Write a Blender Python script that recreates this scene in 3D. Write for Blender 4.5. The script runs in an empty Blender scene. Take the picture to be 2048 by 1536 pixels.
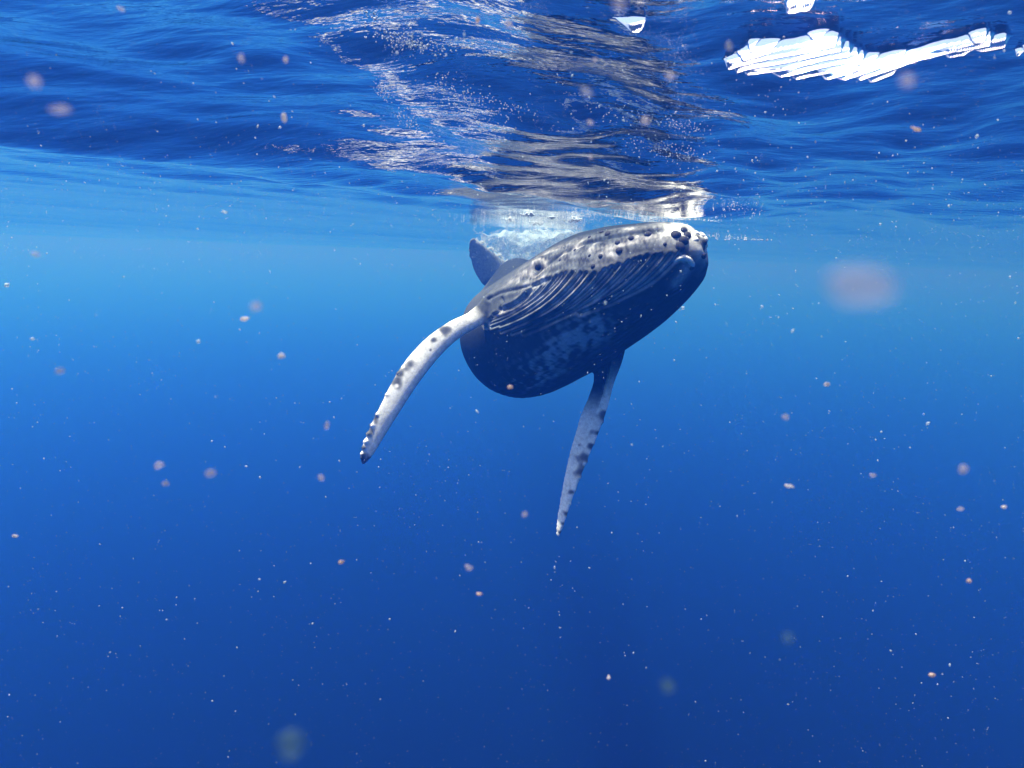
import bpy, math, random
import numpy as np
from mathutils import Vector, Matrix
from mathutils.bvhtree import BVHTree
from mathutils.kdtree import KDTree

S = bpy.context.scene
COL = S.collection

# ------------------------------------------------------------------ camera, sky, sun, exposure
FPX = 1334.0                      # focal length in photo pixels (2048 wide)
DEPTH = 0.30                      # camera depth below the mean surface (m)
PITCH, ROLL = math.radians(11.0), math.radians(2.1)
cam_d = bpy.data.cameras.new('camera')
cam = bpy.data.objects.new('camera', cam_d)
COL.objects.link(cam)
cam.location = (0, 0, -DEPTH)
CAM_R = Matrix.Rotation(math.pi / 2 - PITCH, 3, 'X') @ Matrix.Rotation(ROLL, 3, 'Z')
cam.rotation_euler = CAM_R.to_euler()
cam_d.sensor_width = 36
cam_d.lens = 36 * FPX / 2048
cam_d.clip_start, cam_d.clip_end = 0.01, 2000
cam_d.dof.use_dof = True
cam_d.dof.focus_distance = 4.6
cam_d.dof.aperture_fstop = (cam_d.lens / 1000) / 0.0020
S.camera = cam

SUN_EL, SUN_AZ = math.radians(74), math.radians(-70)   # azimuth from +Y towards +X
w = bpy.data.worlds.new('World'); S.world = w; w.use_nodes = True
nt = w.node_tree
sky = nt.nodes.new('ShaderNodeTexSky'); sky.sky_type = 'NISHITA'; sky.sun_disc = False; sky.dust_density = 3.0
sky.sun_elevation = SUN_EL; sky.sun_rotation = SUN_AZ
nt.links.new(sky.outputs[0], nt.nodes['Background'].inputs[0])
nt.nodes['Background'].inputs[1].default_value = 0.11
sl = bpy.data.lights.new('sun', 'SUN'); sl.energy = 5.0; sl.angle = math.radians(0.5); sl.color = (1.0, 0.95, 0.88)
so = bpy.data.objects.new('sun', sl); COL.objects.link(so)
SUN_DIR = Vector((math.sin(SUN_AZ) * math.cos(SUN_EL), math.cos(SUN_AZ) * math.cos(SUN_EL), math.sin(SUN_EL)))
so.rotation_euler = SUN_DIR.to_track_quat('Z', 'Y').to_euler()
so.location = (0, 0, 20)
vs = S.view_settings
vs.view_transform = 'Standard'; vs.look = 'None'; vs.gamma = 1; vs.use_curve_mapping = False
vs.exposure = 1.45
cy = S.cycles
cy.use_denoising = True
cy.max_bounces = 12; cy.volume_bounces = 3; cy.diffuse_bounces = 3; cy.glossy_bounces = 4
cy.transparent_max_bounces = 16; cy.transmission_bounces = 4
cy.sample_clamp_indirect = 4.0
cy.caustics_reflective = True

# ------------------------------------------------------------------ helpers
def ray(px, py):
    """World direction of a photo pixel, with unit depth along the view axis."""
    return CAM_R @ Vector(((px - 1024) / FPX, (768 - py) / FPX, -1.0))
CAM_P = Vector((0, 0, -DEPTH))
def at(px, py, depth):
    return CAM_P + ray(px, py) * depth
def on_plane(px, py, z=0.0):
    d = ray(px, py)
    return CAM_P + d * ((z - CAM_P.z) / d.z)
def tag(o, label=None, cat=None, group=None, kind=None):
    for k, v in (('label', label), ('category', cat), ('group', group), ('kind', kind)):
        if v: o[k] = v
    return o
def link(name, mesh, mat=None, parent=None):
    o = bpy.data.objects.new(name, mesh); COL.objects.link(o)
    if mat: mesh.materials.append(mat)
    if parent: o.parent = parent
    return o
def mesh_np(name, V, F, smooth=True):
    V = np.asarray(V, np.float32); F = np.asarray(F, np.int32)
    me = bpy.data.meshes.new(name)
    k = F.shape[1]
    me.vertices.add(len(V)); me.vertices.foreach_set('co', V.ravel())
    me.loops.add(F.size); me.loops.foreach_set('vertex_index', F.ravel())
    me.polygons.add(len(F))
    me.polygons.foreach_set('loop_start', np.arange(0, F.size, k, dtype=np.int32))
    if smooth: me.polygons.foreach_set('use_smooth', np.ones(len(F), bool))
    me.update(calc_edges=True)
    return me
def grid_faces(nr, nc, wrap=False):
    r = np.arange(nr - 1)[:, None]; c = np.arange(nc if wrap else nc - 1)[None, :]
    c2 = (c + 1) % nc
    return np.stack([r * nc + c, r * nc + c2, (r + 1) * nc + c2, (r + 1) * nc + c], -1).reshape(-1, 4)
def sstep(a, b, x):
    t = np.clip((x - a) / (b - a), 0, 1); return t * t * (3 - 2 * t)
def material(name):
    m = bpy.data.materials.new(name); m.use_nodes = True
    n = m.node_tree.nodes; l = m.node_tree.links
    return m, n, l, n['Principled BSDF'], n['Material Output']
def N(n, typ, **kw):
    x = n.new(typ)
    for k, v in kw.items():
        if k.startswith('i_'): x.inputs[int(k[2:])].default_value = v
        else: setattr(x, k, v)
    return x

# ------------------------------------------------------------------ water surface seen from below
rng = np.random.default_rng(7)
def build_waves():
    W = []
    def band(n, l0, l1, slope, d0, spread):
        for _ in range(n):
            lam = math.exp(rng.uniform(math.log(l0), math.log(l1)))
            th = d0 + rng.normal() * spread
            k = 2 * math.pi / lam
            W.append((k * math.cos(th), k * math.sin(th), rng.uniform(0, 6.283), slope * math.sqrt(2.0 / n) / k, lam))
    band(7, 2.6, 6.0, 0.035, math.radians(120), .35)
    band(14, 0.8, 2.2, 0.080, math.radians(143), .20)
    band(16, 0.30, 0.8, 0.060, math.radians(135), .40)
    band(12, 0.30, 0.8, 0.020, math.radians(80), .50)
    band(22, 0.14, 0.30, 0.048, math.radians(115), .60)
    band(24, 0.06, 0.14, 0.040, math.radians(95), .60)
    return W
WAVES = build_waves()
FAR = []
for _ in range(6):
    k = 2 * math.pi / rng.uniform(6, 16); t = rng.normal() * .7 + math.radians(110)
    FAR.append((k * math.cos(t), k * math.sin(t), rng.uniform(0, 6.28), .020 * math.sqrt(2 / 6) / k))
def wave_h(x, y, dx=None):
    h = np.zeros_like(x)
    for kx, ky, ph, a, lam in WAVES:
        if lam < .9: a = a * (1 + (1.3 if lam > .12 else .5) * np.exp(-((x - .55) / 1.3) ** 2 - ((y - 3.2) / 2.2) ** 2))   # chop raised by the whale
        amp = a if dx is None else a * sstep(2.2, 5.0, lam / dx)
        h += amp * np.sin(kx * x + ky * y + ph)
    r = np.hypot(x, y)
    h *= 1 - sstep(2.2, 6.0, r) * (.80 - .35 * sstep(-.2, 1.5, x) * sstep(9, 4, r))                 # waves flattened far off so the surface fades like haze
    for kx, ky, ph, a in FAR: h += a * sstep(6, 16, r) * np.sin(kx * x + ky * y + ph)
    h *= 1 - .45 * np.exp(-((x - .80) / .5) ** 2 - ((y - 1.35) / .4) ** 2)
    h += .085 * (1 - np.tanh((y - 1.7) / .70)) * sstep(-.75, .05, x + .10 * y)          # swell added over the camera so the surface mirrors dark deep water
    h -= .035 * np.exp(-((x - .95) / .55) ** 2 - ((y - 4.35) / .5) ** 2)                      # drawn down over the head
    return h
def spread_axis(n, lo, hi, a, c, f0, f1, df):
    """Axis that is dense near c, with an evenly fine stretch f0..f1 where the steep wavelets are."""
    u = np.linspace(math.asinh((lo - c) / a), math.asinh((hi - c) / a), n)
    v = c + a * np.sinh(u)
    return np.concatenate([v[v < f0 - df], np.arange(f0, f1, df), v[v > f1 + df]])
ax_ = spread_axis(620, -300, 300, 0.9, 0.2, 0.17, 1.26, 0.003)
ay_ = spread_axis(760, -40, 420, 0.6, 0.9, 0.96, 1.66, 0.002)
GX, GY = np.meshgrid(ax_, ay_)
gx_, gy_ = np.gradient(ax_), np.gradient(ay_)
DXm = np.maximum(np.where((ax_ > .17) & (ax_ < 1.26), .012, gx_)[None, :], np.where((ay_ > .96) & (ay_ < 1.66), .012, gy_)[:, None])
H = wave_h(GX, GY, DXm)
# steep little wavelet faces, tilted past the critical angle: the bright sky shows through them
GLINTS = [
    [(1445, 124), (1465, 133), (1505, 147), (1560, 146), (1640, 149), (1700, 152), (1745, 158), (1768, 150), (1790, 138), (1806, 124), (1840, 113), (1960, 96), (2000, 87),
     (2022, 78), (2010, 70), (1988, 72), (1972, 63), (1940, 74), (1880, 91), (1830, 103), (1790, 106), (1765, 114), (1735, 114), (1712, 104), (1690, 86), (1676, 72), (1660, 66), (1620, 75), (1560, 89), (1500, 91), (1488, 104), (1460, 119)],
    [(1563, 15), (1574, 3), (1602, -4), (1632, 3), (1630, 14), (1610, 9), (1585, 11), (1567, 18)],
    [(1240, 43), (1262, 40), (1290, 46), (1292, 51), (1265, 54), (1245, 50)],
    [(2026, 104), (2050, 96), (2060, 103), (2034, 110)],
]
def inside_dist(X, Y, poly):
    P = np.array(poly, float); Q = np.roll(P, -1, 0)
    d = np.full(X.shape, 1e9); ins = np.zeros(X.shape, bool)
    for (x0, y0), (x1, y1) in zip(P, Q):
        ex, ey = x1 - x0, y1 - y0
        t = np.clip(((X - x0) * ex + (Y - y0) * ey) / (ex * ex + ey * ey), 0, 1)
        d = np.minimum(d, np.hypot(X - x0 - t * ex, Y - y0 - t * ey))
        if y0 != y1:
            ins ^= ((y0 > Y) != (y1 > Y)) & (X < ex * (Y - y0) / ey + x0)
    return np.where(ins, d, -d)
iy = np.nonzero((ay_ > .80) & (ay_ < 2.2))[0]; ix = np.nonzero((ax_ > .1) & (ax_ < 1.7))[0]
SX, SY = GX[np.ix_(iy, ix)], GY[np.ix_(iy, ix)]; H0 = H[np.ix_(iy, ix)].copy(); A = np.zeros_like(H0)
Rm = np.array(CAM_R)
D = np.stack([SX, SY, H0 - .008 + DEPTH], -1) @ Rm
px = 1024 + FPX * D[..., 0] / -D[..., 2]; py = 768 - FPX * D[..., 1] / -D[..., 2]
py = py + 3.0 * np.sin(px * .055 + 1.5 * np.sin(px * .023))
M = np.zeros_like(A)
for pg in GLINTS:
    q = (np.abs(px - np.mean([p[0] for p in pg])) < 330) & (py > -30) & (py < 190)
    M[q] = np.maximum(M[q], sstep(-1.0, 5.0, inside_dist(px[q], py[q], pg)))
PER, DOWN, UPS = .030, 1.0, 4.5                                          # short steep wavelets, one behind another
ph = ((SY + .60 * SX + .007 * np.sin(SX * 17 + SY * 9) + .0026 * np.sin(SX * 57)) / PER) % 1.0
fr = UPS / (UPS + DOWN)
A = -M * np.where(ph < fr, ph / fr, (1 - ph) / (1 - fr)) * PER * fr * DOWN
H[np.ix_(iy, ix)] = H0 + A * sstep(2.6, 1.8, SY)
NY, NX = H.shape
me = mesh_np('water', np.stack([GX, GY, H], -1).reshape(-1, 3), grid_faces(NY, NX))

m, n, l, bsdf, out = material('water_surface')
n.remove(bsdf)
tc = N(n, 'ShaderNodeTexCoord')
mp = N(n, 'ShaderNodeMapping'); mp.inputs['Scale'].default_value = (14, 30, 14)
mp.inputs['Rotation'].default_value = (0, 0, math.radians(-12))
nz = N(n, 'ShaderNodeTexNoise'); nz.inputs['Scale'].default_value = 1.0; nz.inputs['Detail'].default_value = 3.0
bp = N(n, 'ShaderNodeBump'); bp.inputs['Strength'].default_value = 1.0; bp.inputs['Distance'].default_value = 0.0034
l.new(tc.outputs['Object'], mp.inputs[0]); l.new(mp.outputs[0], nz.inputs[0]); l.new(nz.outputs[0], bp.inputs['Height'])
geo = N(n, 'ShaderNodeNewGeometry')
dot = N(n, 'ShaderNodeVectorMath', operation='DOT_PRODUCT')
l.new(geo.outputs['Incoming'], dot.inputs[0]); l.new(bp.outputs[0], dot.inputs[1])
ab = N(n, 'ShaderNodeMath', operation='ABSOLUTE'); l.new(dot.outputs['Value'], ab.inputs[0])
mr = N(n, 'ShaderNodeMapRange', interpolation_type='SMOOTHSTEP'); mr.inputs[1].default_value = 0.645; mr.inputs[2].default_value = 0.68
mr.inputs[3].default_value = 0.0; mr.inputs[4].default_value = 0.98
l.new(ab.outputs[0], mr.inputs[0])
gl = N(n, 'ShaderNodeBsdfGlossy'); gl.inputs['Roughness'].default_value = 0.0; gl.inputs['Color'].default_value = (.99, .99, .99, 1)
l.new(bp.outputs[0], gl.inputs['Normal'])
tr = N(n, 'ShaderNodeBsdfTransparent')
mx = N(n, 'ShaderNodeMixShader')
l.new(mr.outputs[0], mx.inputs[0]); l.new(gl.outputs[0], mx.inputs[1]); l.new(tr.outputs[0], mx.inputs[2])
l.new(mx.outputs[0], out.inputs['Surface'])
water = link('water', me, m); tag(water, kind='structure')

# near-black unseen sheet added below so the water darkens looking down
m, n, l, bsdf, out = material('near_black_sheet')
bsdf.inputs['Base Color'].default_value = (.0008, .0015, .004, 1); bsdf.inputs['Roughness'].default_value = 1; bsdf.inputs['Specular IOR Level'].default_value = 0
SHEET_Z = -12.0
fx = np.linspace(-700, 700, 61)
X, Y = np.meshgrid(fx, fx)
Z = SHEET_Z + .3 * np.sin(X * .05) * np.cos(Y * .04)
dark_sheet = link('dark_sheet', mesh_np('dark_sheet', np.stack([X, Y, Z], -1).reshape(-1, 3), grid_faces(61, 61)), m)
tag(dark_sheet, kind='structure')

# the body of sea water: one closed box of even, pale blue scattering
m, n, l, bsdf, out = material('sea_water_medium')
n.remove(bsdf)
SIG_S = np.array([.0008, .0079, .043]); SIG_A = np.array([.0052, .0086, .0130])
pv = N(n, 'ShaderNodeVolumePrincipled')
dens = float(SIG_S[2] + SIG_A[2])
colr = SIG_S / dens
pv.inputs['Color'].default_value = (*colr, 1)
pv.inputs['Density'].default_value = dens
# Principled Volume: absorption = density * (1-color) * (1-sqrt(absorption color))
ac = []
for c, a in zip(colr, SIG_A):
    ac.append(max(0.0, 1 - a / max(dens * (1 - c), 1e-4)) ** 2 if c < 1 else 1.0)
pv.inputs['Absorption Color'].default_value = (*ac, 1)
pv.inputs['Anisotropy'].default_value = 0.6
l.new(pv.outputs[0], out.inputs['Volume'])
bx = np.array([(x, y, z) for z in (SHEET_Z - 2, 0.6) for y in (-690, 690) for x in (-690, 690)], float)
bf = [(0, 2, 3, 1), (4, 5, 7, 6), (0, 1, 5, 4), (2, 6, 7, 3), (0, 4, 6, 2), (1, 3, 7, 5)]
haze = link('haze', mesh_np('haze', bx, bf, smooth=False), m); tag(haze, kind='stuff')
# ------------------------------------------------------------------ the whale calf
def catmull(P, n):
    """Centripetal-ish Catmull-Rom through rows of P, n samples; returns samples and their knot parameter."""
    P = np.asarray(P, float); k = len(P)
    T = np.linspace(0, k - 1, n); i = np.minimum(T.astype(int), k - 2); t = (T - i)[:, None]
    E = np.vstack([2 * P[0] - P[1], P, 2 * P[-1] - P[-2]])
    a, b, c, d = E[i], E[i + 1], E[i + 2], E[i + 3]
    return 0.5 * (2 * b + (c - a) * t + (2 * a - 5 * b + 4 * c - d) * t ** 2 + (3 * b - a - 3 * c + d) * t ** 3), T
# px, py, depth, half width, dorsal half height, ventral half height
ST = [
    (1411, 492, 4.06, .010, .010, .010),
    (1407, 492, 4.065, .070, .070, .080),
    (1397, 496, 4.08, .130, .115, .135),
    (1375, 504, 4.13, .210, .175, .185),
    (1325, 527, 4.25, .305, .265, .260),
    (1255, 564, 4.43, .390, .400, .335),
    (1180, 604, 4.68, .440, .510, .400),
    (1110, 643, 5.00, .475, .510, .460),
    (1046, 670, 5.45, .500, .435, .515),
    (1040, 652, 6.00, .480, .40, .480),
    (1042, 608, 6.70, .400, .390, .380),
    (1036, 568, 7.35, .280, .280, .270),
    (1024, 550, 7.90, .160, .180, .180),
    (1014, 547, 8.30, .085, .110, .110),
    (1006, 547, 8.60, .050, .055, .055),
]
# dorsal directions along the same stations (world: x right, y away, z up)
DD = [(.02, .62, .78)] * 6 + [(.12, .55, .80), (.28, .38, .87), (.34, .20, .90), (.30, .08, .95), (.15, .05, .98), (.05, .05, 1), (0, .05, 1), (0, 0, 1), (0, 0, 1)]
NS, NT = 420, 260
cen = np.array([at(a, b, c) for a, b, c, *_ in ST])
CEN, TK = catmull(cen, NS)
RAD, _ = catmull([s[3:] for s in ST], NS); RAD = np.maximum(RAD, .004)
DIR, _ = catmull(DD, NS)
TAN = np.gradient(CEN, axis=0); TAN /= np.linalg.norm(TAN, axis=1)[:, None]; FWD = -TAN
DIR = DIR - (DIR * FWD).sum(1)[:, None] * FWD; DIR /= np.linalg.norm(DIR, axis=1)[:, None]
LFT = np.cross(DIR, FWD)
th = np.linspace(0, 2 * np.pi, NT, endpoint=False)
head = sstep(6.0, 2.0, TK)[:, None]
ct, st_ = np.cos(th)[None, :], np.sin(th)[None, :]
lat = np.sign(st_) * np.abs(st_) ** (1.0 - 0.18 * head) * RAD[:, :1]
ver = np.where(ct > 0, RAD[:, 1:2], RAD[:, 2:3]) * np.sign(ct) * np.abs(ct) ** (1.0 - 0.1 * head)
BODY = CEN[:, None, :] + lat[..., None] * LFT[:, None, :] + ver[..., None] * DIR[:, None, :]
def closed(Vg, nr, nc):
    """Wrapped grid plus end caps as a triangle/quad soup for the union."""
    V = Vg.reshape(-1, 3); F = [tuple(f) for f in grid_faces(nr, nc, True)]
    F.append(tuple(range(nc - 1, -1, -1))); F.append(tuple(range((nr - 1) * nc, nr * nc)))
    return V, F

# flippers: centre line (px, py, depth), chord in photo px, thickness ratio
def flipper(stn, tilt, n=130, m=36):
    C0 = np.array([at(a, b, c) for a, b, c, *_ in stn]); C, T = catmull(C0, n)
    ch, _ = catmull([(.94 * w_ / 2 * c / FPX, k) for a, b, c, w_, k in stn], n)
    tg = np.gradient(C, axis=0); tg /= np.linalg.norm(tg, axis=1)[:, None]
    view = C - np.array(CAM_P); view /= np.linalg.norm(view, axis=1)[:, None]
    e = np.cross(tg, view); e /= np.linalg.norm(e, axis=1)[:, None]        # chord direction square to the view
    nn = np.cross(e, tg)
    chord = e * math.cos(tilt) + nn * math.sin(tilt); nrm = np.cross(chord, tg)
    ph = np.linspace(0, 2 * np.pi, m, endpoint=False)
    cc, ss = np.cos(ph)[None, :], np.sin(ph)[None, :]
    half = (ch[:, :1] / max(math.cos(tilt), .5))
    thick = half * ch[:, 1:2]
    prof = thick * ss * (0.70 + 0.30 * cc)                                  # fuller along the leading edge (cc = +1)
    G = C[:, None, :] + (half * cc)[..., None] * chord[:, None, :] + prof[..., None] * nrm[:, None, :]
    return G, T, ph, C, chord, half
FR = [(1010, 592, 5.02, 62, .62), (978, 616, 4.92, 52, .66), (945, 640, 4.84, 38, .70), (905, 662, 4.77, 42, .66), (862, 698, 4.70, 49, .60), (818, 752, 4.62, 51, .54),
      (781, 815, 4.56, 44, .48), (755, 862, 4.53, 38, .40), (738, 898, 4.51, 30, .30), (729, 919, 4.50, 18, .32), (725, 929, 4.50, 5, .5)]
FL = [(1218, 680, 4.90, 78, .6), (1213, 722, 4.88, 66, .56), (1207, 762, 4.86, 48, .46), (1198, 796, 4.84, 47, .36), (1185, 832, 4.82, 51, .30), (1171, 872, 4.80, 48, .28),
      (1157, 912, 4.79, 43, .27), (1143, 958, 4.78, 35, .30), (1130, 1006, 4.78, 26, .36), (1121, 1044, 4.77, 19, .44), (1115, 1074, 4.77, 9, .6)]
gR, tR, phR, cR, chR, hR = flipper(FR, math.radians(9))
gL, tL, phL, cL, chL, hL = flipper([tuple(s) for s in FL], math.radians(-10))
# tail fluke: one blade rising left of the body and its twin hidden behind it
def blade(stn, n=60, m=24):
    C, T = catmull([at(a, b, c) for a, b, c, *_ in stn], n); E, _ = catmull([at(d, e, c) for a, b, c, d, e, k in stn], n)
    K, _ = catmull([(k * 1.3 + .010,) for *_, k in stn], n)
    mid = (C + E) / 2; hv = (E - C) / 2
    tg = np.gradient(mid, axis=0); nr = np.cross(tg, hv); nr /= np.linalg.norm(nr, axis=1)[:, None] + 1e-9
    ph = np.linspace(0, 2 * np.pi, m, endpoint=False); cc, ss = np.cos(ph)[None, :], np.sin(ph)[None, :]
    return mid[:, None, :] + cc[..., None] * hv[:, None, :] + (K * ss * (.55 - .45 * cc))[..., None] * nr[:, None, :]
B1 = blade([(1050, 548, 8.45, 1010, 590, .05), (1024, 534, 8.45, 972, 578, .045), (1000, 515, 8.42, 950, 548, .035), (978, 498, 8.38, 938, 518, .026), (958, 482, 8.34, 935, 495, .016), (948, 474, 8.32, 938, 480, .006)])
B2 = blade([(1000, 552, 8.5, 1040, 600, .05), (1046, 545, 8.6, 1080, 588, .045), (1082, 534, 8.75, 1106, 566, .035), (1118, 520, 8.9, 1132, 540, .026), (1150, 508, 9.0, 1154, 516, .012), (1160, 504, 9.0, 1161, 507, .006)])

def ico(c, r, sub=2):
    import bmesh
    bm = bmesh.new(); bmesh.ops.create_icosphere(bm, subdivisions=sub, radius=1)
    V = np.array([v.co[:] for v in bm.verts]); F = [tuple(v.index for v in f.verts) for f in bm.faces]; bm.free()
    return V * np.asarray(r) + np.asarray(c), F
soup = [closed(BODY.reshape(-1, 3), NS, NT), closed(gR, 130, 36), closed(gL, 130, 36), closed(B1, 60, 24), closed(B2, 60, 24)]
KNOB = []                                                                   # scalloped leading edges
def edge_knobs(C, ch, half, T, at_, sgn):
    for k, (t, r) in enumerate(at_):
        i = int(np.argmin(np.abs(T - t)))
        p = C[i] + sgn * ch[i] * (half[i] - r * .62)
        KNOB.append(p); soup.append(ico(p, r, 2))
SR = 1 if (chR[60] @ np.array([-1, 0, .3])) > 0 else -1
SL = 1 if (chL[60] @ np.array([1, 0, -.2])) > 0 else -1
edge_knobs(cR, chR, hR, tR, [(5.1, .016), (5.7, .016), (6.4, .016), (6.9, .019), (7.3, .021), (7.7, .021), (8.1, .020), (8.5, .018), (8.9, .014)], SR)
edge_knobs(cL, chL, hL, tL, [(4.1, .022), (5.2, .020), (6.1, .022), (6.8, .022), (7.4, .017), (8.0, .016), (8.6, .014), (9.15, .012)], SL)
V_all, F_all, o_ = [], [], 0
for V, F in soup:
    V = np.asarray(V).reshape(-1, 3); V_all.append(V); F_all += [tuple(i + o_ for i in f) for f in F]; o_ += len(V)
me0 = bpy.data.meshes.new('whale'); me0.from_pydata(np.vstack(V_all).tolist(), [], F_all)
tmp = bpy.data.objects.new('whale', me0); COL.objects.link(tmp)
import bmesh
bm_ = bmesh.new(); bm_.from_mesh(me0); bmesh.ops.recalc_face_normals(bm_, faces=bm_.faces); bm_.to_mesh(me0); bm_.free()
rm = tmp.modifiers.new('union', 'REMESH'); rm.mode = 'VOXEL'; rm.voxel_size = 0.0075; rm.use_smooth_shade = True
dg = bpy.context.evaluated_depsgraph_get()
me = bpy.data.meshes.new_from_object(tmp.evaluated_get(dg)); me.name = 'whale'
bpy.data.objects.remove(tmp)
nV = len(me.vertices)
VV = np.empty(nV * 3, np.float32); me.vertices.foreach_get('co', VV); VV = VV.reshape(-1, 3).astype(float)
ED = np.empty(len(me.edges) * 2, np.int32); me.edges.foreach_get('vertices', ED); ED = ED.reshape(-1, 2)
deg = np.bincount(ED.ravel(), minlength=nV).astype(float)[:, None]
def lap(A):
    s = np.stack([np.bincount(ED[:, 0], A[ED[:, 1], k], nV) + np.bincount(ED[:, 1], A[ED[:, 0], k], nV) for k in range(A.shape[1])], 1)
    return s / np.maximum(deg, 1)
def near(p, r):
    d = np.linalg.norm(VV - np.asarray(p), axis=1); return np.clip(1 - d / r, 0, 1)
wj = np.maximum.reduce([sstep(0, .6, near(cR[8], .26)), sstep(0, .6, near(cL[8], .26)), sstep(0, .6, near(cL[20], .2)), sstep(0, .6, near(CEN[-40], .5)), (VV[:, 1] > 8.0) * .8])[:, None]
for _ in range(14): VV += wj * .7 * (lap(VV) - VV)
for _ in range(4): VV += .5 * (lap(VV) - VV)
wf = sstep(.10, .02, np.minimum.reduce([np.linalg.norm(VV - cL[i], axis=1) - hL[i, 0] for i in range(40, 130, 3)]))[:, None]
for _ in range(5): VV += wf * .5 * (lap(VV) - VV)
# where on the body / flippers each vertex lies
kdB = KDTree(NS * NT // 2)
Bf = BODY[:, ::2].reshape(-1, 3)
for i, p in enumerate(Bf): kdB.insert(p, i)
kdB.balance()
def fkd(g):
    k = KDTree(g.shape[0] * g.shape[1])
    for i, p in enumerate(g.reshape(-1, 3)): k.insert(p, i)
    k.balance(); return k
kR, kL = fkd(gR), fkd(gL)
sB = np.zeros(nV); tB = np.zeros(nV); dB = np.zeros(nV); flp = np.zeros(nV); ft = np.zeros(nV); fph = np.zeros(nV); fd = np.full(nV, 9.)
half_n = NT // 2
SPC = np.linalg.norm(np.gradient(CEN, axis=0), axis=1) / (TK[1] - TK[0])
for i in range(nV):
    p = VV[i]
    _, j, d = kdB.find(p); dB[i] = d
    k = j // half_n; q = p - CEN[k]; sB[i] = TK[k] - (q @ FWD[k]) / SPC[k]; vv_ = q @ DIR[k]
    tB[i] = math.atan2(q @ LFT[k] / RAD[k, 0], vv_ / RAD[k, 1 if vv_ > 0 else 2]) % (2 * math.pi)
    if p[1] < 5.3 and p[2] < 0:
        _, j, d = kR.find(p)
        if d < .05: flp[i] = 1; ft[i] = tR[j // 36]; fph[i] = phR[j % 36]; fd[i] = d
        else:
            _, j, d = kL.find(p)
            if d < .05: flp[i] = 2; ft[i] = tL[j // 36]; fph[i] = phL[j % 36]; fd[i] = d
onbody = sstep(.05, .015, dB)
def set_co():
    me.vertices.foreach_set('co', VV.astype(np.float32).ravel()); me.update()
def normals():
    a = np.empty(nV * 3, np.float32); me.vertices.foreach_get('normal', a); return a.reshape(-1, 3)
set_co()
pol = np.empty(len(me.polygons) * 4, np.int32)
tris = [tuple(p.vertices) for p in me.polygons]
bvh = BVHTree.FromPolygons(VV.tolist(), tris)
def hit(px, py):
    d = ray(px, py).normalized()
    for k in range(10):
        loc, nrm, idx, dist = bvh.ray_cast(CAM_P, d)
        if loc is not None: return np.array(loc), np.array(nrm)
        px += (1200 - px) * .02; py += (610 - py) * .02; d = ray(px, py).normalized()
    return None, None
def path(pts, step=1.5):
    """3-D points on the skin under a photo polyline."""
    out = []
    for (x0, y0), (x1, y1) in zip(pts[:-1], pts[1:]):
        n_ = max(2, int(math.hypot(x1 - x0, y1 - y0) / step))
        for t in np.linspace(0, 1, n_, endpoint=False):
            p, _ = hit(x0 + (x1 - x0) * t, y0 + (y1 - y0) * t)
            if p is not None: out.append(p)
    p, _ = hit(*pts[-1]); out.append(p)
    return np.array(out)
def dist_path(pts):
    P = path(pts); kd = KDTree(len(P))
    for i, p in enumerate(P): kd.insert(p, i)
    kd.balance()
    d = np.full(nV, 9.)
    lo, hi = P.min(0) - .3, P.max(0) + .3
    for i in np.nonzero(((VV > lo) & (VV < hi)).all(1))[0]: d[i] = kd.find(VV[i])[2]
    return d
def noise3(P, f, seed=0, oct=3):
    r = np.random.default_rng(seed); o = np.zeros(len(P)); amp = 1; tot = 0
    for k in range(oct):
        for _ in range(6):
            v = r.normal(size=3); v /= np.linalg.norm(v); o += amp * np.sin(P @ v * f * (1 + .4 * r.random()) * 2 ** k + r.random() * 6.28) / 6
        tot += amp; amp *= .55
    return o / tot * 2.2
mouth = dist_path([(1068, 552), (1085, 535), (1120, 508), (1170, 486), (1225, 472), (1290, 462), (1350, 456)])
crease = dist_path([(978, 598), (1000, 586), (1030, 580), (1070, 570), (1090, 560)])
crease2 = dist_path([(1000, 620), (1025, 612), (1045, 598), (1062, 582)])
armpit = dist_path([(1003, 596), (1006, 606), (1000, 618)])
browp, _ = hit(1072, 528); eyep, eyen = hit(1076, 536)
cheek = dist_path([(1105, 565), (1150, 548), (1190, 530), (1230, 518)])
# throat pleats: each leaves the jaw margin steeply and bends back along the chest
jaw = np.array([(1640, 372), (1500, 382), (1400, 385), (1300, 418), (1190, 455), (1060, 505), (950, 500), (845, 500), (770, 530), (700, 555), (640, 585)], float)
rp_ = np.random.default_rng(21)
groove = np.full(nV, 9.); streak = np.zeros(nV)
for u in np.linspace(0, 10, 23) + rp_.uniform(-.10, .10, 23):
    i = int(np.clip(math.floor(u), 0, 9)); s0 = jaw[i] + (jaw[i + 1] - jaw[i]) * (u - i)
    L_ = np.interp(u, [0, 3, 6, 10], [640, 800, 720, 330]) * rp_.uniform(.85, 1.1)
    d0 = np.array((-.60, .80)); d1 = np.array((-.93, .30))
    tt = np.linspace(0, 1, 9)[:, None]
    q = s0 + L_ * (d0 * tt + (d1 - d0) * tt ** 2 / 2)
    q = [(880 + x / 3.413, 400 + y / 3.413) for x, y in q]
    d = dist_path(q)
    groove = np.minimum(groove, d)
    P0, _ = hit(*q[0]); dl = np.linalg.norm(VV - P0, axis=1)
    a0, a1 = rp_.uniform(-.02, .14), rp_.uniform(.22, .5)
    k = rp_.choice([.25, .5, .8, 1.0])
    streak = np.maximum(streak, k * np.exp(-((d - .010) / .007) ** 2) * sstep(a0 - .05, a0 + .03, dl) * sstep(a1 + .12, a1 - .1, dl))
NRM = normals()
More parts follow.
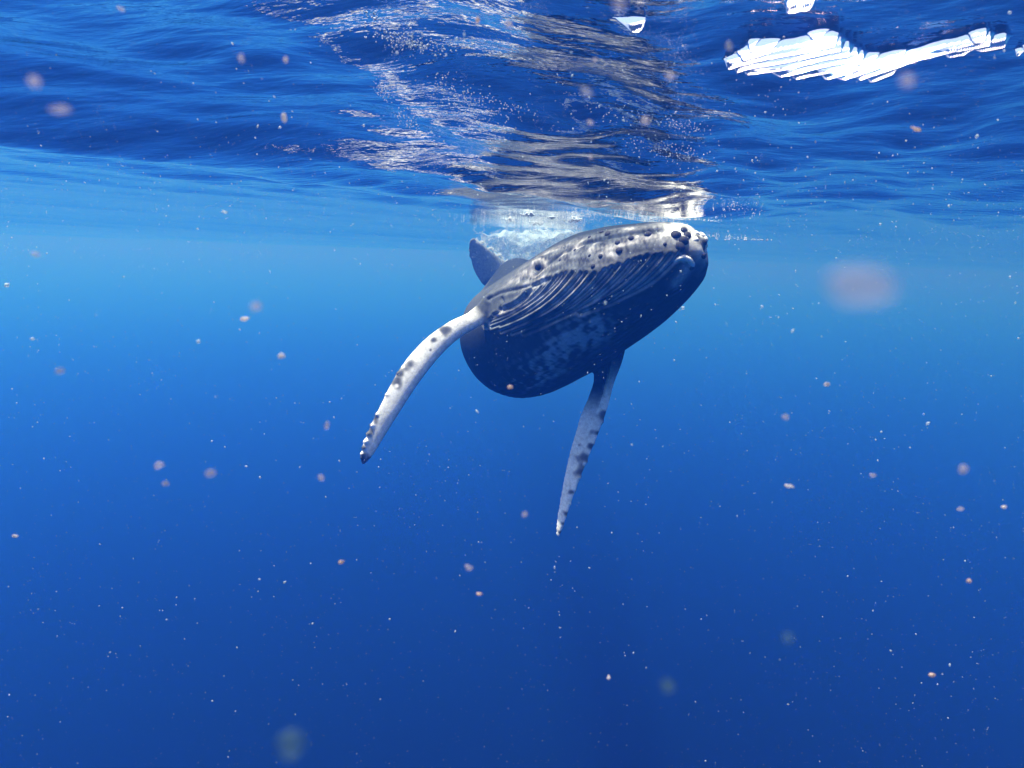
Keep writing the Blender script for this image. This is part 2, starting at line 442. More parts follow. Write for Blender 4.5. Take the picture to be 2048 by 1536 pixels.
def relief():
    d = np.zeros(nV)
    # pleats: parallel grooves under the jaw, throat and chest
    vent = sstep(math.radians(104), math.radians(118), tB) * sstep(math.radians(200), math.radians(170), tB)
    run = sstep(1.9, 3.2, sB) * sstep(10.2, 9.0, sB)
    rp = 1 - np.abs(np.sin(tB * 30 + .3 * noise3(VV, 3.0, 3))) ** .55
    d -= .006 * rp * vent * run * onbody
    d -= .012 * np.exp(-(groove / .010) ** 2) * onbody
    d += .006 * np.exp(-((groove - .022) / .012) ** 2) * onbody
    d -= .012 * np.exp(-(mouth / .020) ** 2)
    d -= .010 * np.exp(-(crease / .014) ** 2) - .006 * np.exp(-((crease - .03) / .022) ** 2)
    d -= .010 * np.exp(-(crease2 / .014) ** 2) - .006 * np.exp(-((crease2 - .03) / .022) ** 2)
    d -= .014 * np.exp(-(armpit / .016) ** 2)
    d += .035 * np.exp(-(np.linalg.norm(VV - browp, axis=1) / .06) ** 2)
    d -= .030 * np.exp(-(np.linalg.norm(VV - eyep, axis=1) / .026) ** 2)
    d += .0035 * noise3(VV, 9, 5) * onbody
    return d
dsp = relief()
VV += NRM * dsp[:, None]; set_co()

# skin colour: dark slate back and throat, paler jaw flanks, white flippers with dark blotches
dark = np.array([.014, .023, .031]); slate = np.array([.056, .072, .084]); pale = np.array([.44, .45, .45]); white = np.array([.70, .74, .71])
def mixc(a, b, f): return a * (1 - f[:, None]) + b * f[:, None]
nz1 = noise3(VV, 5, 11); nz2 = noise3(VV, 17, 12); nz3 = noise3(VV, 45, 13, 2)
colv = mixc(np.tile(slate, (nV, 1)), dark, sstep(.30, -.1, np.sin(-tB)) * sstep(4.5, 5.5, sB) * sstep(11.8, 11.0, sB))
back = np.maximum(sstep(math.radians(125), math.radians(100), tB), sstep(math.radians(292), math.radians(308), tB)) * sstep(11.8, 11.2, sB)
colv = mixc(colv, dark, back * .9)
colv = mixc(colv, np.array([.17, .22, .24]), sstep(11.6, 12.2, sB) * sstep(7.2, 7.6, VV[:, 1]))  # tail painted paler to imitate the haze of water before it
throat = sstep(math.radians(118), math.radians(140), tB + .10 * nz1) * sstep(math.radians(262), math.radians(240), tB)
lowjaw = sstep(math.radians(222), math.radians(236), tB + .05 * nz1)
flank = sstep(math.radians(232), math.radians(262), tB + .12 * nz1) * sstep(7.5, 6, sB) * sstep(math.radians(308), math.radians(292), tB)
colv = mixc(colv, dark, throat * .9)
colv = mixc(colv, np.array([.17, .18, .185]), np.clip(flank * (.45 + .4 * nz1 + .25 * nz2), 0, .85))
lines_ = noise3(np.stack([tB * 3.2, sB * .35, 0 * sB], 1), 4.0, 31, 3); fine_ = noise3(np.stack([tB * 9, sB * 1.1, 0 * sB], 1), 4.0, 32, 3)
colv = mixc(colv, pale, np.clip((lines_ - .15) * 1.2 + .5 * fine_ * (lines_ > -.2), 0, 1) * .45 * flank)
colv = mixc(colv, dark, np.clip((-lines_ - .35) * 1.4, 0, 1) * .35 * flank)
colv = mixc(colv, dark, .75 * np.exp(-(mouth / .028) ** 2))
scuff = np.clip(nz2 * .9 + nz3 * .6 - .55, 0, 1)
colv = mixc(colv, pale, scuff * .85 * flank)
colv = mixc(colv, np.array([.45, .46, .46]), np.clip(streak * (.8 + .5 * nz3), 0, .9) * onbody)
colv = mixc(colv, np.array([.22, .27, .30]), .7 * np.exp(-((groove - .011) / .006) ** 2) * onbody * sstep(-.5, .4, nz2))  # pale lines painted along the grooves to show pleats where no light falls
mott = dist_path([(1190, 655), (1130, 690), (1085, 735), (1050, 765)])
colv = mixc(colv, np.array([.42, .46, .50]), np.clip(np.exp(-(mott / .12) ** 2) * (.30 + .7 * nz2 + .6 * fine_ + .7 * noise3(VV, 30, 91) + .8 * noise3(VV, 70, 92, 2)), 0, .8))
snout = dist_path([(1360, 452), (1395, 466), (1408, 478), (1414, 490)])
colv = mixc(colv, white, np.clip(np.exp(-(snout / .095) ** 2) * (1.0 + .9 * nz2 + .4 * nz3), 0, .95))
chin = dist_path([(1352, 522), (1362, 518), (1376, 522), (1383, 530)])
colv = mixc(colv, np.array([.8, .8, .78]), np.exp(-(chin / .016) ** 4) * np.clip(.75 + .5 * nz3, 0, 1))
chin2 = dist_path([(1372, 538), (1366, 550), (1352, 566)])
colv = mixc(colv, pale, np.exp(-(chin2 / .035) ** 2) * .8)
eyed = np.linalg.norm(VV - eyep, axis=1)
colv = mixc(colv, dark, np.exp(-(eyed / .042) ** 4) * .85)
colv = mixc(colv, pale, np.exp(-((eyed - .066) / .014) ** 2) * .45)
colv = colv * (1 + flank * np.clip(.14 * nz2 + .32 * nz3 + .42 * noise3(VV, 80, 95, 2) + .40 * noise3(VV, 170, 96, 2), -.75, 1.1))[:, None]
for f_, c_, (t0, t1), C, sg in ((1, white, (1.4, 2.0), cR, SR), (2, white, (2.2, 4.6), cL, SL)):
    on = (flp == f_)
    lead = np.cos(fph) * sg
    base = sstep(t0, t1, ft + (1.5 * sstep(.1, .5, lead) if f_ == 2 else 0) + .12 * nz2) * on
    body_c = mixc(np.tile(white if f_ == 1 else np.array([.80, .88, .85]), (nV, 1)), np.array([.36, .47, .50]), np.clip(.28 + .5 * nz1 + .35 * nz2, 0, 1) * (.30 if f_ == 2 else .12))
    colv = np.where((base > 0)[:, None], colv * (1 - base[:, None]) + body_c * base[:, None], colv)
    rim = on * sstep(.93, .985, lead) * sstep(t0 + 1.2, t0 + 2, ft) * sstep(-.5, .3, nz2 + .3)
    colv = mixc(colv, dark, rim * .8)
    trail = on * sstep(-.93, -.99, lead) * sstep(t1, t1 + 1, ft)
    colv = mixc(colv, dark, trail * .5)
spots = [(890, 660, .034), (866, 680, .018), (861, 700, .010), (820, 729, .030), (801, 746, .032), (795, 760, .034), (741, 840, .020), (729, 868, .024), (726, 893, .022), (722, 912, .020), (731, 924, .022), (738, 918, .012),
         (1207, 832, .032), (1170, 915, .034), (1160, 944, .042), (1195, 866, .016), (1144, 985, .016), (1133, 1027, .018), (1126, 1046, .018), (1121, 1064, .016), (1182, 892, .018)]
for x, y, r in spots:
    p, _ = hit(x, y)
    if p is None: continue
    d = np.linalg.norm((VV - p), axis=1) * (1 + .45 * nz3 + .35 * noise3(VV, 26, int(x)))
    colv = mixc(colv, dark * 1.2, np.exp(-(d / (r * 1.2)) ** 4) * .90)
for x, y, r in [(737, 858, .016), (727, 884, .018), (722, 905, .015), (1192, 880, .016), (1180, 905, .016), (1169, 934, .016), (1146, 992, .020), (1134, 1018, .020), (1127, 1040, .018), (1120, 1058, .016), (790, 738, .014), (793, 772, .014)]:
    p, _ = hit(x, y)
    if p is None: continue
    colv = mixc(colv, np.array([.88, .9, .88]), np.exp(-(np.linalg.norm(VV - p, axis=1) / r) ** 4))
ca = me.color_attributes.new('skin', 'FLOAT_COLOR', 'POINT')
ca.data.foreach_set('color', np.concatenate([np.clip(colv, 0, 1), np.ones((nV, 1))], 1).astype(np.float32).ravel())
m, n, l, bsdf, out = material('whale_skin')
at_n = N(n, 'ShaderNodeVertexColor', layer_name='skin')
nzs = N(n, 'ShaderNodeTexNoise'); nzs.inputs['Scale'].default_value = 38; nzs.inputs['Detail'].default_value = 6; nzs.inputs['Roughness'].default_value = .65
tc = N(n, 'ShaderNodeTexCoord'); l.new(tc.outputs['Object'], nzs.inputs[0])
mr = N(n, 'ShaderNodeMapRange'); mr.inputs[1].default_value = .3; mr.inputs[2].default_value = .7; mr.inputs[3].default_value = .70; mr.inputs[4].default_value = 1.22
l.new(nzs.outputs[0], mr.inputs[0])
mul = N(n, 'ShaderNodeVectorMath', operation='SCALE'); l.new(at_n.outputs[0], mul.inputs[0]); l.new(mr.outputs[0], mul.inputs['Scale'])
l.new(mul.outputs[0], bsdf.inputs['Base Color'])
bsdf.inputs['Roughness'].default_value = .6; bsdf.inputs['Specular IOR Level'].default_value = .03
bpn = N(n, 'ShaderNodeBump'); bpn.inputs['Strength'].default_value = .35; bpn.inputs['Distance'].default_value = .004
l.new(nzs.outputs[0], bpn.inputs['Height']); l.new(bpn.outputs[0], bsdf.inputs['Normal'])
me.materials.clear()
whale = link('whale_calf', me, m)
me.polygons.foreach_set('use_smooth', np.ones(len(me.polygons), bool))
tag(whale, 'dark grey humpback calf with white spotted flippers, its snout at the water surface', 'whale')
WHALE_SKIN = m
bvh = BVHTree.FromPolygons(VV.tolist(), tris)

# eye, head tubercles, chin knob: parts of the whale
def plain(name, col, rough=.5, spec=.3):
    m, n, l, b, o = material(name); b.inputs['Base Color'].default_value = (*col, 1); b.inputs['Roughness'].default_value = rough
    b.inputs['Specular IOR Level'].default_value = spec; return m
def dome(name, p, nrm, r, h, mat, seed=0):
    """Knobbly dome seated on the skin."""
    V, F = ico((0, 0, 0), 1, 3); rr = np.random.default_rng(seed)
    a = rr.normal(size=(5, 3)) * 2.2; wv = sum(np.sin(V @ k + i) for i, k in enumerate(a)) / 5
    V = V * (1 + .13 * wv)[:, None] * np.array([r, r * rr.uniform(.85, 1.15), h])
    R = Vector(nrm).to_track_quat('Z', 'Y').to_matrix() @ Matrix.Rotation(rr.uniform(0, 6), 3, 'Z')
    V = V @ np.array(R).T + np.asarray(p) - np.asarray(nrm) * h * .25
    o = link(name, mesh_np(name, V, F), mat, whale); return o
m_eye = plain('eye_wet', (.012, .012, .014), .15, .2)
m_dark = plain('tubercle_dark', (.030, .033, .040), .6, .04)
m_wht = plain('tubercle_pale', (.72, .74, .72), .6, .04)
p, nn_ = hit(1076, 536)
dome('eye', p, nn_, .026, .010, m_eye, 1)
k_ = 0
for x, y, r in [(1203, 464, .016), (1215, 467, .022), (1179, 474, .013), (1262, 476, .020), (1235, 485, .018), (1296, 468, .026), (1238, 501, .024), (1201, 512, .016), (1179, 511, .012), (1186, 532, .016),
                (1368, 460, .022), (1352, 469, .030), (1375, 470, .026), (1368, 481, .032), (1361, 494, .034), (1411, 485, .018), (1408, 512, .020), (1384, 536, .018), (1330, 488, .012), (1308, 508, .010), (1270, 515, .012), (1150, 500, .012), (1120, 520, .010)]:
    p, nn_ = hit(x, y)
    if p is None: continue
    dome('tubercle', p, nn_, r, r * .75, m_dark, 10 + k_); k_ += 1
for x, y, r in [(1372, 475, .018), (1404, 470, .026), (1412, 478, .022), (1416, 489, .022), (1410, 503, .022), (1398, 463, .022), (1392, 478, .015)]:
    p, nn_ = hit(x, y)
    o = dome('tubercle', p, nn_, r, r * .7, m_wht, 40 + k_); o['label'] = 'whitish knob at the tip of the snout'; k_ += 1
Q = path([(1349, 524), (1356, 518), (1367, 515), (1378, 519), (1385, 528), (1387, 535)], 1.0); mq = 12
Vq = []
for i, p in enumerate(Q):
    t = np.gradient(Q, axis=0)[i]; t /= np.linalg.norm(t); _, _, j, _ = bvh.find_nearest(p); nq = np.array(bvh.find_nearest(p)[1])
    b = np.cross(t, nq); b /= np.linalg.norm(b); f = i / (len(Q) - 1); r = .016 * math.sqrt(max(1e-3, 1 - abs(2 * f - 1.0) ** 2.2)) * (.8 + .5 * f) + .0012 * math.sin(i * .35)
    for k in range(mq):
        a = 2 * math.pi * k / mq; Vq.append(p + nq * (math.sin(a) * r * .9) + b * math.cos(a) * r)
o = link('chin_knob', mesh_np('chin_knob', Vq, grid_faces(len(Q), mq, True)), m_wht, whale); o['label'] = 'white crescent-shaped knob on the chin'

# ------------------------------------------------------------------ foam and bubbles
OCT_V = np.array([(1, 0, 0), (-1, 0, 0), (0, 1, 0), (0, -1, 0), (0, 0, 1), (0, 0, -1)], float)
OCT_F = np.array([(0, 2, 4), (2, 1, 4), (1, 3, 4), (3, 0, 4), (2, 0, 5), (1, 2, 5), (3, 1, 5), (0, 3, 5)])
IC_V, IC_F = ico((0, 0, 0), 1, 1); IC_F = np.array(IC_F)
def swarm(name, P, R, mat, smooth=True, base=(OCT_V, OCT_F), squash=None, seed=0):
    """Many tiny bodies as one mesh."""
    P = np.asarray(P); R = np.asarray(R); bv, bfc = base; k = len(bv); r_ = np.random.default_rng(seed)
    sc = np.ones((len(P), 1, 3)) if squash is None else r_.uniform(squash, 1, (len(P), 1, 3))
    Vs = bv[None] * sc * R[:, None, None]
    if squash is not None:                                      # random orientation
        q = r_.normal(size=(len(P), 4)); q /= np.linalg.norm(q, axis=1)[:, None]; a, b, c, d = q.T
        M = np.stack([1 - 2 * (c * c + d * d), 2 * (b * c - a * d), 2 * (b * d + a * c), 2 * (b * c + a * d), 1 - 2 * (b * b + d * d), 2 * (c * d - a * b), 2 * (b * d - a * c), 2 * (c * d + a * b), 1 - 2 * (b * b + c * c)], -1).reshape(-1, 3, 3)
        Vs = np.einsum('nij,nkj->nki', M, Vs)
    Vs = Vs + P[:, None, :]
    F = (bfc[None] + (np.arange(len(P)) * k)[:, None, None]).reshape(-1, 3)
    return link(name, mesh_np(name, Vs.reshape(-1, 3), F, smooth), mat)
rb = np.random.default_rng(5)
m_foam = plain('foam_white', (.50, .60, .63), .7, .05)
def in_poly(n, poly, w=None):
    P = np.array(poly, float); out = np.zeros((0, 2))
    while len(out) < n:
        q = rb.uniform(P.min(0), P.max(0), (n * 2, 2)); q = q[inside_dist(q[:, 0], q[:, 1], poly) > 0]
        if w is not None: q = q[rb.random(len(q)) < w(q)]
        out = np.vstack([out, q])
    return out[:n]
pts, rad = [], []
wash = [(964, 470), (1005, 457), (1050, 451), (1090, 452), (1170, 462), (1140, 492), (1085, 520), (1040, 545), (1022, 532), (990, 508), (962, 486), (955, 472)]
for x, y in in_poly(11000, wash, lambda q: np.clip(.25 + .75 * (q[:, 0] - 950) / 150 - .004 * (q[:, 1] - 450), .12, 1)):
    e = abs(rb.normal()) * 4 * (x > 1000); pts.append(at(x + rb.normal() * e, y + rb.normal() * e, 7.5 + rb.uniform(0, .5))); rad.append(rb.uniform(.0012, .0038) * (2.2 if rb.random() < .03 else 1))
for t in rb.random(1500) ** 1.0:                                # bright scalloped lip along the tail
    x = 953 + 68 * t; y = 478 + 52 * t + 4 * math.sin(t * 25); pts.append(at(x + rb.normal() * 1.6, y + rb.normal() * 1.6, 7.45 + rb.uniform(0, .1))); rad.append(rb.uniform(.002, .005))
for _ in range(90):
    a = rb.uniform(0, 6.28); pts.append(at(958 + 9 * math.cos(a) + rb.normal() * 2, 458 + 9 * math.sin(a) + rb.normal() * 2, 7.45)); rad.append(rb.uniform(.002, .005))
pts = np.array([p[:] for p in pts]); keep = pts[:, 2] < wave_h(pts[:, 0], pts[:, 1]) - .004
foam = swarm('foam', pts[keep], np.array(rad)[keep], m_foam)
# the aerated core of the wash: a lumpy milky body that the bubbles cover
uu, vv = np.meshgrid(np.linspace(0, 1, 110), np.linspace(0, 1, 40)); X_ = 962 + 200 * uu
yt = np.interp(X_, [957, 1000, 1090, 1166], [471, 464, 458, 465]) + 3.0 * np.sin(X_ * .11) + 2.0 * np.sin(X_ * .29 + 1); yb = np.interp(X_, [957, 985, 1022, 1045, 1090, 1140, 1166], [472, 500, 528, 538, 520, 492, 469])
Y_ = yt + (yb - yt) * vv; rim = np.clip(np.minimum.reduce([uu, 1 - uu, vv, 1 - vv]) * 2.4, 0, 1) ** .9
fr_ = np.array([[at(X_[i, j], Y_[i, j], 7.72 - .14 * rim[i, j])[:] for j in range(110)] for i in range(40)])
bk_ = np.array([[at(X_[i, j], Y_[i, j], 7.721 + .22 * rim[i, j])[:] for j in range(110)] for i in range(40)])
Vc = np.concatenate([fr_.reshape(-1, 3), bk_.reshape(-1, 3)]); Vc += .007 * noise3(Vc, 14, 61)[:, None] * np.array([.3, 1, .3]) + .002 * noise3(Vc, 60, 62, 2)[:, None]
Vc[:, 2] = np.minimum(Vc[:, 2], wave_h(Vc[:, 0], Vc[:, 1]) - .006)
gf = grid_faces(40, 110); Fc = np.concatenate([gf, gf[:, ::-1] + 4400])
m_core, n, l, b_, o_ = material('milky_water')
b_.inputs['Base Color'].default_value = (.40, .54, .60, 1); b_.inputs['Roughness'].default_value = .9; b_.inputs['Specular IOR Level'].default_value = 0
tcm = N(n, 'ShaderNodeTexCoord'); nzm = N(n, 'ShaderNodeTexNoise'); nzm.inputs['Scale'].default_value = 9; nzm.inputs['Detail'].default_value = 5; l.new(tcm.outputs['Object'], nzm.inputs[0])
mrm = N(n, 'ShaderNodeMapRange'); mrm.inputs[1].default_value = .35; mrm.inputs[2].default_value = .65; mrm.inputs[3].default_value = .10; mrm.inputs[4].default_value = .55; l.new(nzm.outputs[0], mrm.inputs[0])
tpm = N(n, 'ShaderNodeBsdfTransparent'); mxm = N(n, 'ShaderNodeMixShader'); l.new(mrm.outputs[0], mxm.inputs[0]); l.new(tpm.outputs[0], mxm.inputs[1]); l.new(b_.outputs[0], mxm.inputs[2]); l.new(mxm.outputs[0], o_.inputs['Surface'])
foam.data.materials.append(m_core)
me_c = mesh_np('foam', Vc, Fc); me_c.polygons.foreach_set('material_index', np.ones(len(me_c.polygons), np.int32)); bm_ = bmesh.new(); bm_.from_mesh(foam.data); bm_.from_mesh(me_c); bmesh.ops.remove_doubles(bm_, verts=bm_.verts, dist=1e-6); bm_.to_mesh(foam.data); bm_.free()
tag(foam, kind='stuff')
# froth where the head meets the surface; bubbles on top imitate sunlit skin
pts, rad = [], []
top = np.nonzero((sB > 1.0) & (sB < 6.0) & (onbody > .5) & (VV[:, 2] > -.16) & (NRM[:, 2] > .25))[0]
for i in rb.choice(top, 3000):
    k = rb.exponential(.018); lim = .055 + .05 * nz1[i]
    if VV[i, 2] < -lim - rb.exponential(.012): continue
    pts.append(VV[i] + NRM[i] * min(k, .06) + rb.normal(size=3) * .01); rad.append(rb.uniform(.0015, .0042))
for i in rb.choice(top, 900):
    pts.append(np.array([VV[i, 0] + rb.normal() * .10, VV[i, 1] + rb.normal() * .18, -.008])); rad.append(rb.uniform(.001, .004))
for _ in range(1500):
    x = 1085 + rb.normal() * 70; y = 440 + rb.normal() * 9; pts.append(on_plane(x, y, -.006)); rad.append(rb.uniform(.001, .006) * rb.random())
for cx, cy, n_, r_ in [(1058, 430, 60, .010), (1022, 440, 40, .008), (1150, 441, 60, .010), (1105, 436, 40, .008), (1075, 446, 50, .008)]:
    for _ in range(n_): pts.append(on_plane(cx + rb.normal() * 7, cy + rb.normal() * 1.8, -.008)); rad.append(rb.uniform(.3, 1) * r_)
pts = np.array([p[:] for p in pts]); h_ = wave_h(pts[:, 0], pts[:, 1]); pts[:, 2] = np.minimum(pts[:, 2], h_ - .006)
froth = swarm('froth', pts, rad, m_foam); tag(froth, kind='stuff')
# trails of bubbles caught under the surface
m_bub = plain('bubble_skin', (.42, .50, .55), .25, .6)
pts, rad = [], []
for x0, y0, x1, y1, n_, sx, sy in [(730, 25, 770, 40, 25, 8, 5), (740, 62, 905, 100, 190, 16, 12), (790, 75, 850, 95, 90, 10, 5), (755, 170, 785, 195, 70, 8, 10), (800, 225, 830, 255, 80, 10, 10), (870, 165, 960, 200, 110, 16, 14), (880, 195, 1000, 260, 170, 20, 10),
                                   (950, 200, 1060, 225, 90, 20, 8), (1230, 225, 1400, 262, 150, 20, 8), (1260, 280, 1390, 320, 160, 22, 10), (1450, 408, 1510, 425, 40, 12, 6), (770, 335, 790, 345, 14, 5, 3), (1180, 190, 1400, 290, 90, 60, 30), (1400, 470, 1530, 490, 60, 20, 5), (1500, 100, 1560, 190, 60, 40, 25)]:
    for _ in range(n_):
        t = rb.random(); x = x0 + (x1 - x0) * t + rb.normal() * sx; y = y0 + (y1 - y0) * t + rb.normal() * sy
        p = on_plane(x, min(y, 480), -.006 - rb.exponential(.006)); p.z = min(p.z, float(wave_h(np.array(p.x), np.array(p.y))) - .005)
        if p.y < 12: pts.append(p[:]); rad.append(rb.uniform(.0006, .0019) * max(.8, p.y * .55))
bub = swarm('bubbles', pts, rad, m_bub, base=(IC_V, IC_F)); tag(bub, kind='stuff')

# ------------------------------------------------------------------ marine snow: countless specks through the water
m_snow, n, l, b_, o_ = material('marine_snow')
b_.inputs['Base Color'].default_value = (.42, .54, .62, 1); b_.inputs['Roughness'].default_value = .7; b_.inputs['Specular IOR Level'].default_value = .2
trn = N(n, 'ShaderNodeBsdfTranslucent'); trn.inputs[0].default_value = (.42, .54, .62, 1); mx = N(n, 'ShaderNodeMixShader'); mx.inputs[0].default_value = .5
l.new(b_.outputs[0], mx.inputs[1]); l.new(trn.outputs[0], mx.inputs[2])
sft = N(n, 'ShaderNodeMixShader', i_0=.6); tpp = N(n, 'ShaderNodeBsdfTransparent'); l.new(tpp.outputs[0], sft.inputs[1]); l.new(mx.outputs[0], sft.inputs[2]); l.new(sft.outputs[0], o_.inputs['Surface'])
n_s = 46000
u = rb.random((n_s, 3))
Ys = .30 + 6.2 * u[:, 0] ** .8
P = np.stack([(u[:, 1] - .5) * (1.0 + Ys * 2.1), Ys, -.03 - u[:, 2] ** 2.6 * (.5 + Ys * .95)], 1)
P[:, 2] = np.minimum(P[:, 2], wave_h(P[:, 0], P[:, 1]) - .02)
R = .00050 * np.exp(rb.normal(size=n_s) * .78) * (.5 + .8 * Ys)
clump = noise3(P, 2.2, 71) + .5 * noise3(P, 6.0, 72)
ok = (rb.random(n_s) < np.clip(.60 + .6 * clump, .08, 1)) & np.array([bvh.find_nearest(Vector(p))[3] > .03 for p in P])
snow = swarm('marine_snow', P[ok], np.minimum(R[ok], .0045), m_snow, False, (OCT_V, OCT_F), .22, 3); tag(snow, kind='stuff')

# larger drifting particles close to the lens, each a thing of its own
def flake_mat(name, col, alpha):
    m, n, l, b, o = material(name)
    b.inputs['Base Color'].default_value = (*col, 1); b.inputs['Roughness'].default_value = .7
    t1 = N(n, 'ShaderNodeBsdfTranslucent'); t1.inputs[0].default_value = (*col, 1); a1 = N(n, 'ShaderNodeMixShader'); a1.inputs[0].default_value = .5
    tp = N(n, 'ShaderNodeBsdfTransparent'); a2 = N(n, 'ShaderNodeMixShader'); a2.inputs[0].default_value = alpha
    l.new(b.outputs[0], a1.inputs[1]); l.new(t1.outputs[0], a1.inputs[2]); l.new(tp.outputs[0], a2.inputs[1]); l.new(a1.outputs[0], a2.inputs[2]); l.new(a2.outputs[0], o.inputs['Surface'])
    lw = N(n, 'ShaderNodeLayerWeight', i_0=.5); pw = N(n, 'ShaderNodeMath', operation='SUBTRACT'); pw.inputs[0].default_value = 1.0; l.new(lw.outputs['Facing'], pw.inputs[1])
    ml = N(n, 'ShaderNodeMath', operation='MULTIPLY'); sq = N(n, 'ShaderNodeMath', operation='POWER'); sq.inputs[1].default_value = 1.8; l.new(pw.outputs[0], sq.inputs[0]); ml.inputs[1].default_value = alpha * 1.7; l.new(sq.outputs[0], ml.inputs[0]); l.new(ml.outputs[0], a2.inputs[0])   # thin edges of a jelly let more through
    return m
FM = {'pink': flake_mat('particle_pink', (.46, .42, .45), .32), 'veil': flake_mat('particle_veil', (.54, .42, .41), .17), 'green': flake_mat('particle_green', (.08, .17, .13), .16),
      'orange': flake_mat('particle_orange', (.50, .38, .32), .75), 'white': flake_mat('particle_white', (.55, .53, .53), .8), 'grey': flake_mat('particle_grey', (.30, .32, .38), .4)}
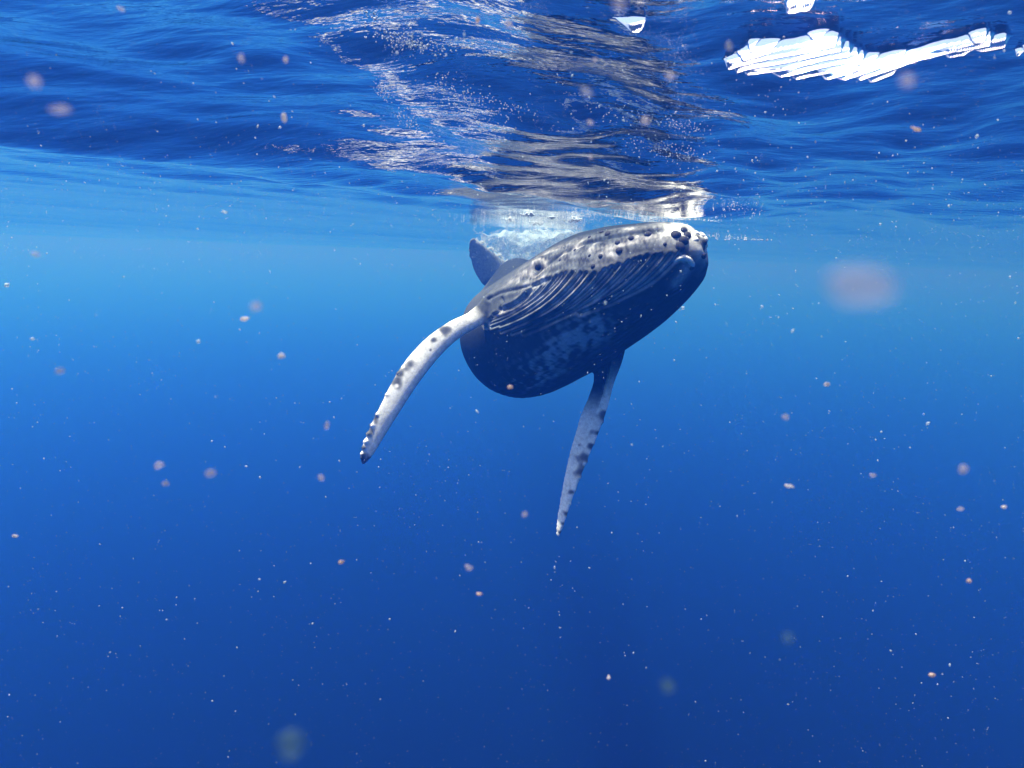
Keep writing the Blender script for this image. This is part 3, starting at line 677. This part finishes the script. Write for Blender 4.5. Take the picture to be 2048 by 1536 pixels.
# px, py, width px, height px, depth, kind, label
DRIFT = [
    (1720, 572, 150, 88, .048, 'veil', 'large blurred pale pink particle drifting in open water right of the whale\'s snout'),
    (1815, 160, 30, 26, .09, 'pink', 'round blurred pinkish grey particle below the white surface glint'),
    (1240, 12, 22, 20, .10, 'pink', 'blurred pinkish particle at the upper edge beside the small oval glint'),
    (68, 162, 24, 22, .11, 'pink', 'blurred pinkish particle under the rippled surface near the left edge'),
    (118, 219, 50, 14, .12, 'pink', 'wide smeared pinkish particle under the rippled surface near the left edge'),
    (1340, 152, 20, 14, .20, 'pink', 'pinkish particle under the dark surface left of the white glint'),
    (1290, 240, 20, 16, .20, 'pink', 'pinkish particle over the whale\'s dark mirror image, the rightmost one there'),
    (1182, 314, 10, 10, .30, 'pink', 'small pinkish particle on the pale streak of the whale\'s mirror image'),
    (1180, 245, 14, 10, .25, 'pink', 'pinkish particle over the topmost dark streak of the whale\'s mirror image'),
    (1174, 184, 22, 16, .16, 'grey', 'blurred bluish grey particle high above the whale under the surface'),
    (1832, 258, 22, 8, .40, 'orange', 'flat orange particle under the surface below the pinkish grey disc'),
    (1190, 120, 12, 10, .30, 'pink', 'small pinkish particle below the small oval glint'),
    (1457, 92, 14, 20, .22, 'grey', 'greyish particle just left of the tip of the white surface glint'),
    (318, 930, 20, 15, .30, 'pink', 'pinkish grey particle low left of the white flipper tip, the upper of a pair'),
    (332, 966, 14, 10, .30, 'pink', 'small pinkish particle low left of the white flipper tip, the lower of a pair'),
    (421, 946, 22, 16, .22, 'pink', 'dull brownish pink blurred particle between the pinkish pair and the flipper tip'),
    (642, 955, 14, 16, .32, 'pink', 'upright pinkish particle just below left of the white spotted flipper tip'),
    (937, 1135, 14, 14, .32, 'pink', 'solitary round pinkish particle in the deep blue left below the hanging flipper'),
    (580, 1488, 60, 66, .085, 'green', 'large faint greenish blurred disc in the dark water at the lower edge'),
    (1335, 1372, 32, 30, .10, 'green', 'faint greenish blurred disc in the dark water lower right of the hanging flipper'),
    (1576, 1275, 24, 22, .11, 'green', 'very faint greenish disc in the dark water, uppermost of the green ones'),
    (1020, 774, 11, 10, .55, 'orange', 'small bright pinkish speck in front of the whale\'s dark belly'),
    (488, 638, 20, 9, .40, 'white', 'bright elongated whitish pink flake in the blue water left of the spotted flipper'),
    (512, 612, 20, 16, .14, 'pink', 'faint blurred pinkish particle just above the bright elongated flake'),
    (563, 712, 14, 9, .30, 'white', 'pale pinkish flake left of the middle of the spotted flipper'),
    (120, 742, 20, 11, .22, 'grey', 'faint grey smeared particle in the blue water near the left edge'),
    (70, 508, 22, 10, .22, 'pink', 'faint pinkish smear below the surface line near the left edge'),
    (1571, 834, 14, 12, .28, 'pink', 'dull pinkish particle in blue water below the bright round bubble'),
    (1653, 769, 11, 10, .50, 'white', 'bright round bubble-like speck in blue water right of the hanging flipper'),
    (1745, 951, 13, 9, .40, 'pink', 'small pinkish flake in mid-blue water at the right, beside a second one'),
    (1578, 972, 18, 7, .40, 'white', 'pale horizontal flake in mid-blue water right of the hanging flipper'),
    (1926, 938, 18, 18, .20, 'pink', 'blurred pinkish particle in mid-blue water near the right edge'),
    (1920, 1018, 15, 8, .40, 'pink', 'pinkish flake at the right edge of the water, left of a smaller white one'),
    (2008, 1014, 12, 6, .45, 'white', 'small white flake close to the right edge of the water'),
    (1938, 1162, 10, 9, .40, 'orange', 'dull orange speck in the deep blue water near the right edge'),
    (1864, 1350, 13, 9, .50, 'orange', 'bright orange-white tilted flake in the dark water at the lower right'),
    (30, 1072, 13, 6, .50, 'white', 'bright white flat flake in deep blue water at the left edge'),
    (1217, 1355, 7, 10, .55, 'white', 'tiny bright white upright flake in the dark water below the hanging flipper'),
    (682, 1124, 11, 8, .40, 'orange', 'dull orange flake in deep blue water below the spotted flipper'),
    (958, 1188, 12, 6, .40, 'orange', 'small dull orange sliver just below the solitary pinkish particle'),
    (242, 18, 18, 9, .28, 'pink', 'pinkish flake under the rippled surface at the upper left'),
    (571, 119, 11, 12, .32, 'pink', 'round pinkish speck under the rippled surface left of the bubble trails'),
    (483, 118, 13, 18, .20, 'pink', 'faint pinkish upright smear under the rippled surface at the upper left'),
    (569, 235, 10, 16, .34, 'white', 'pale upright flake on the bright rippled surface left of the bubble trails'),
    (955, 40, 9, 13, .36, 'orange', 'small orange-pink upright flake at the top beside the bubble trail'),
    (1018, 48, 13, 14, .26, 'pink', 'blurred pinkish speck at the top, midway along the upper edge'),
    (1050, 1028, 13, 12, .26, 'pink', 'faint pinkish particle left of the hanging flipper\'s tip'),
    (654, 850, 8, 16, .30, 'pink', 'thin pinkish upright sliver right above the water beside the flipper'),
]
for k, (x, y, w_, h_, Z, kind, lab) in enumerate(DRIFT):
    r1 = np.random.default_rng(200 + k)
    V, F = ico((0, 0, 0), 1, 3)
    wv = sum(np.sin(V @ q + i) for i, q in enumerate(r1.normal(size=(6, 3)) * 2.5)) / 6
    V = V * (1 + (.15 if kind in ('veil', 'green') else .55) * wv)[:, None]
    s_ = Z / FPX / 2
    ang = r1.uniform(-.35, .35); ca_, sa_ = math.cos(ang), math.sin(ang)
    L = np.stack([V[:, 0] * w_ * s_, V[:, 2] * min(w_, h_) * s_ * .8, V[:, 1] * h_ * s_], 1)
    L = np.stack([L[:, 0] * ca_ - L[:, 2] * sa_, L[:, 1], L[:, 0] * sa_ + L[:, 2] * ca_], 1)
    o = link('drifting_particle', mesh_np('drifting_particle', L, F), FM[kind])
    o.location = at(x, y, Z); tag(o, lab, 'particle', 'larger particles drifting in the water')
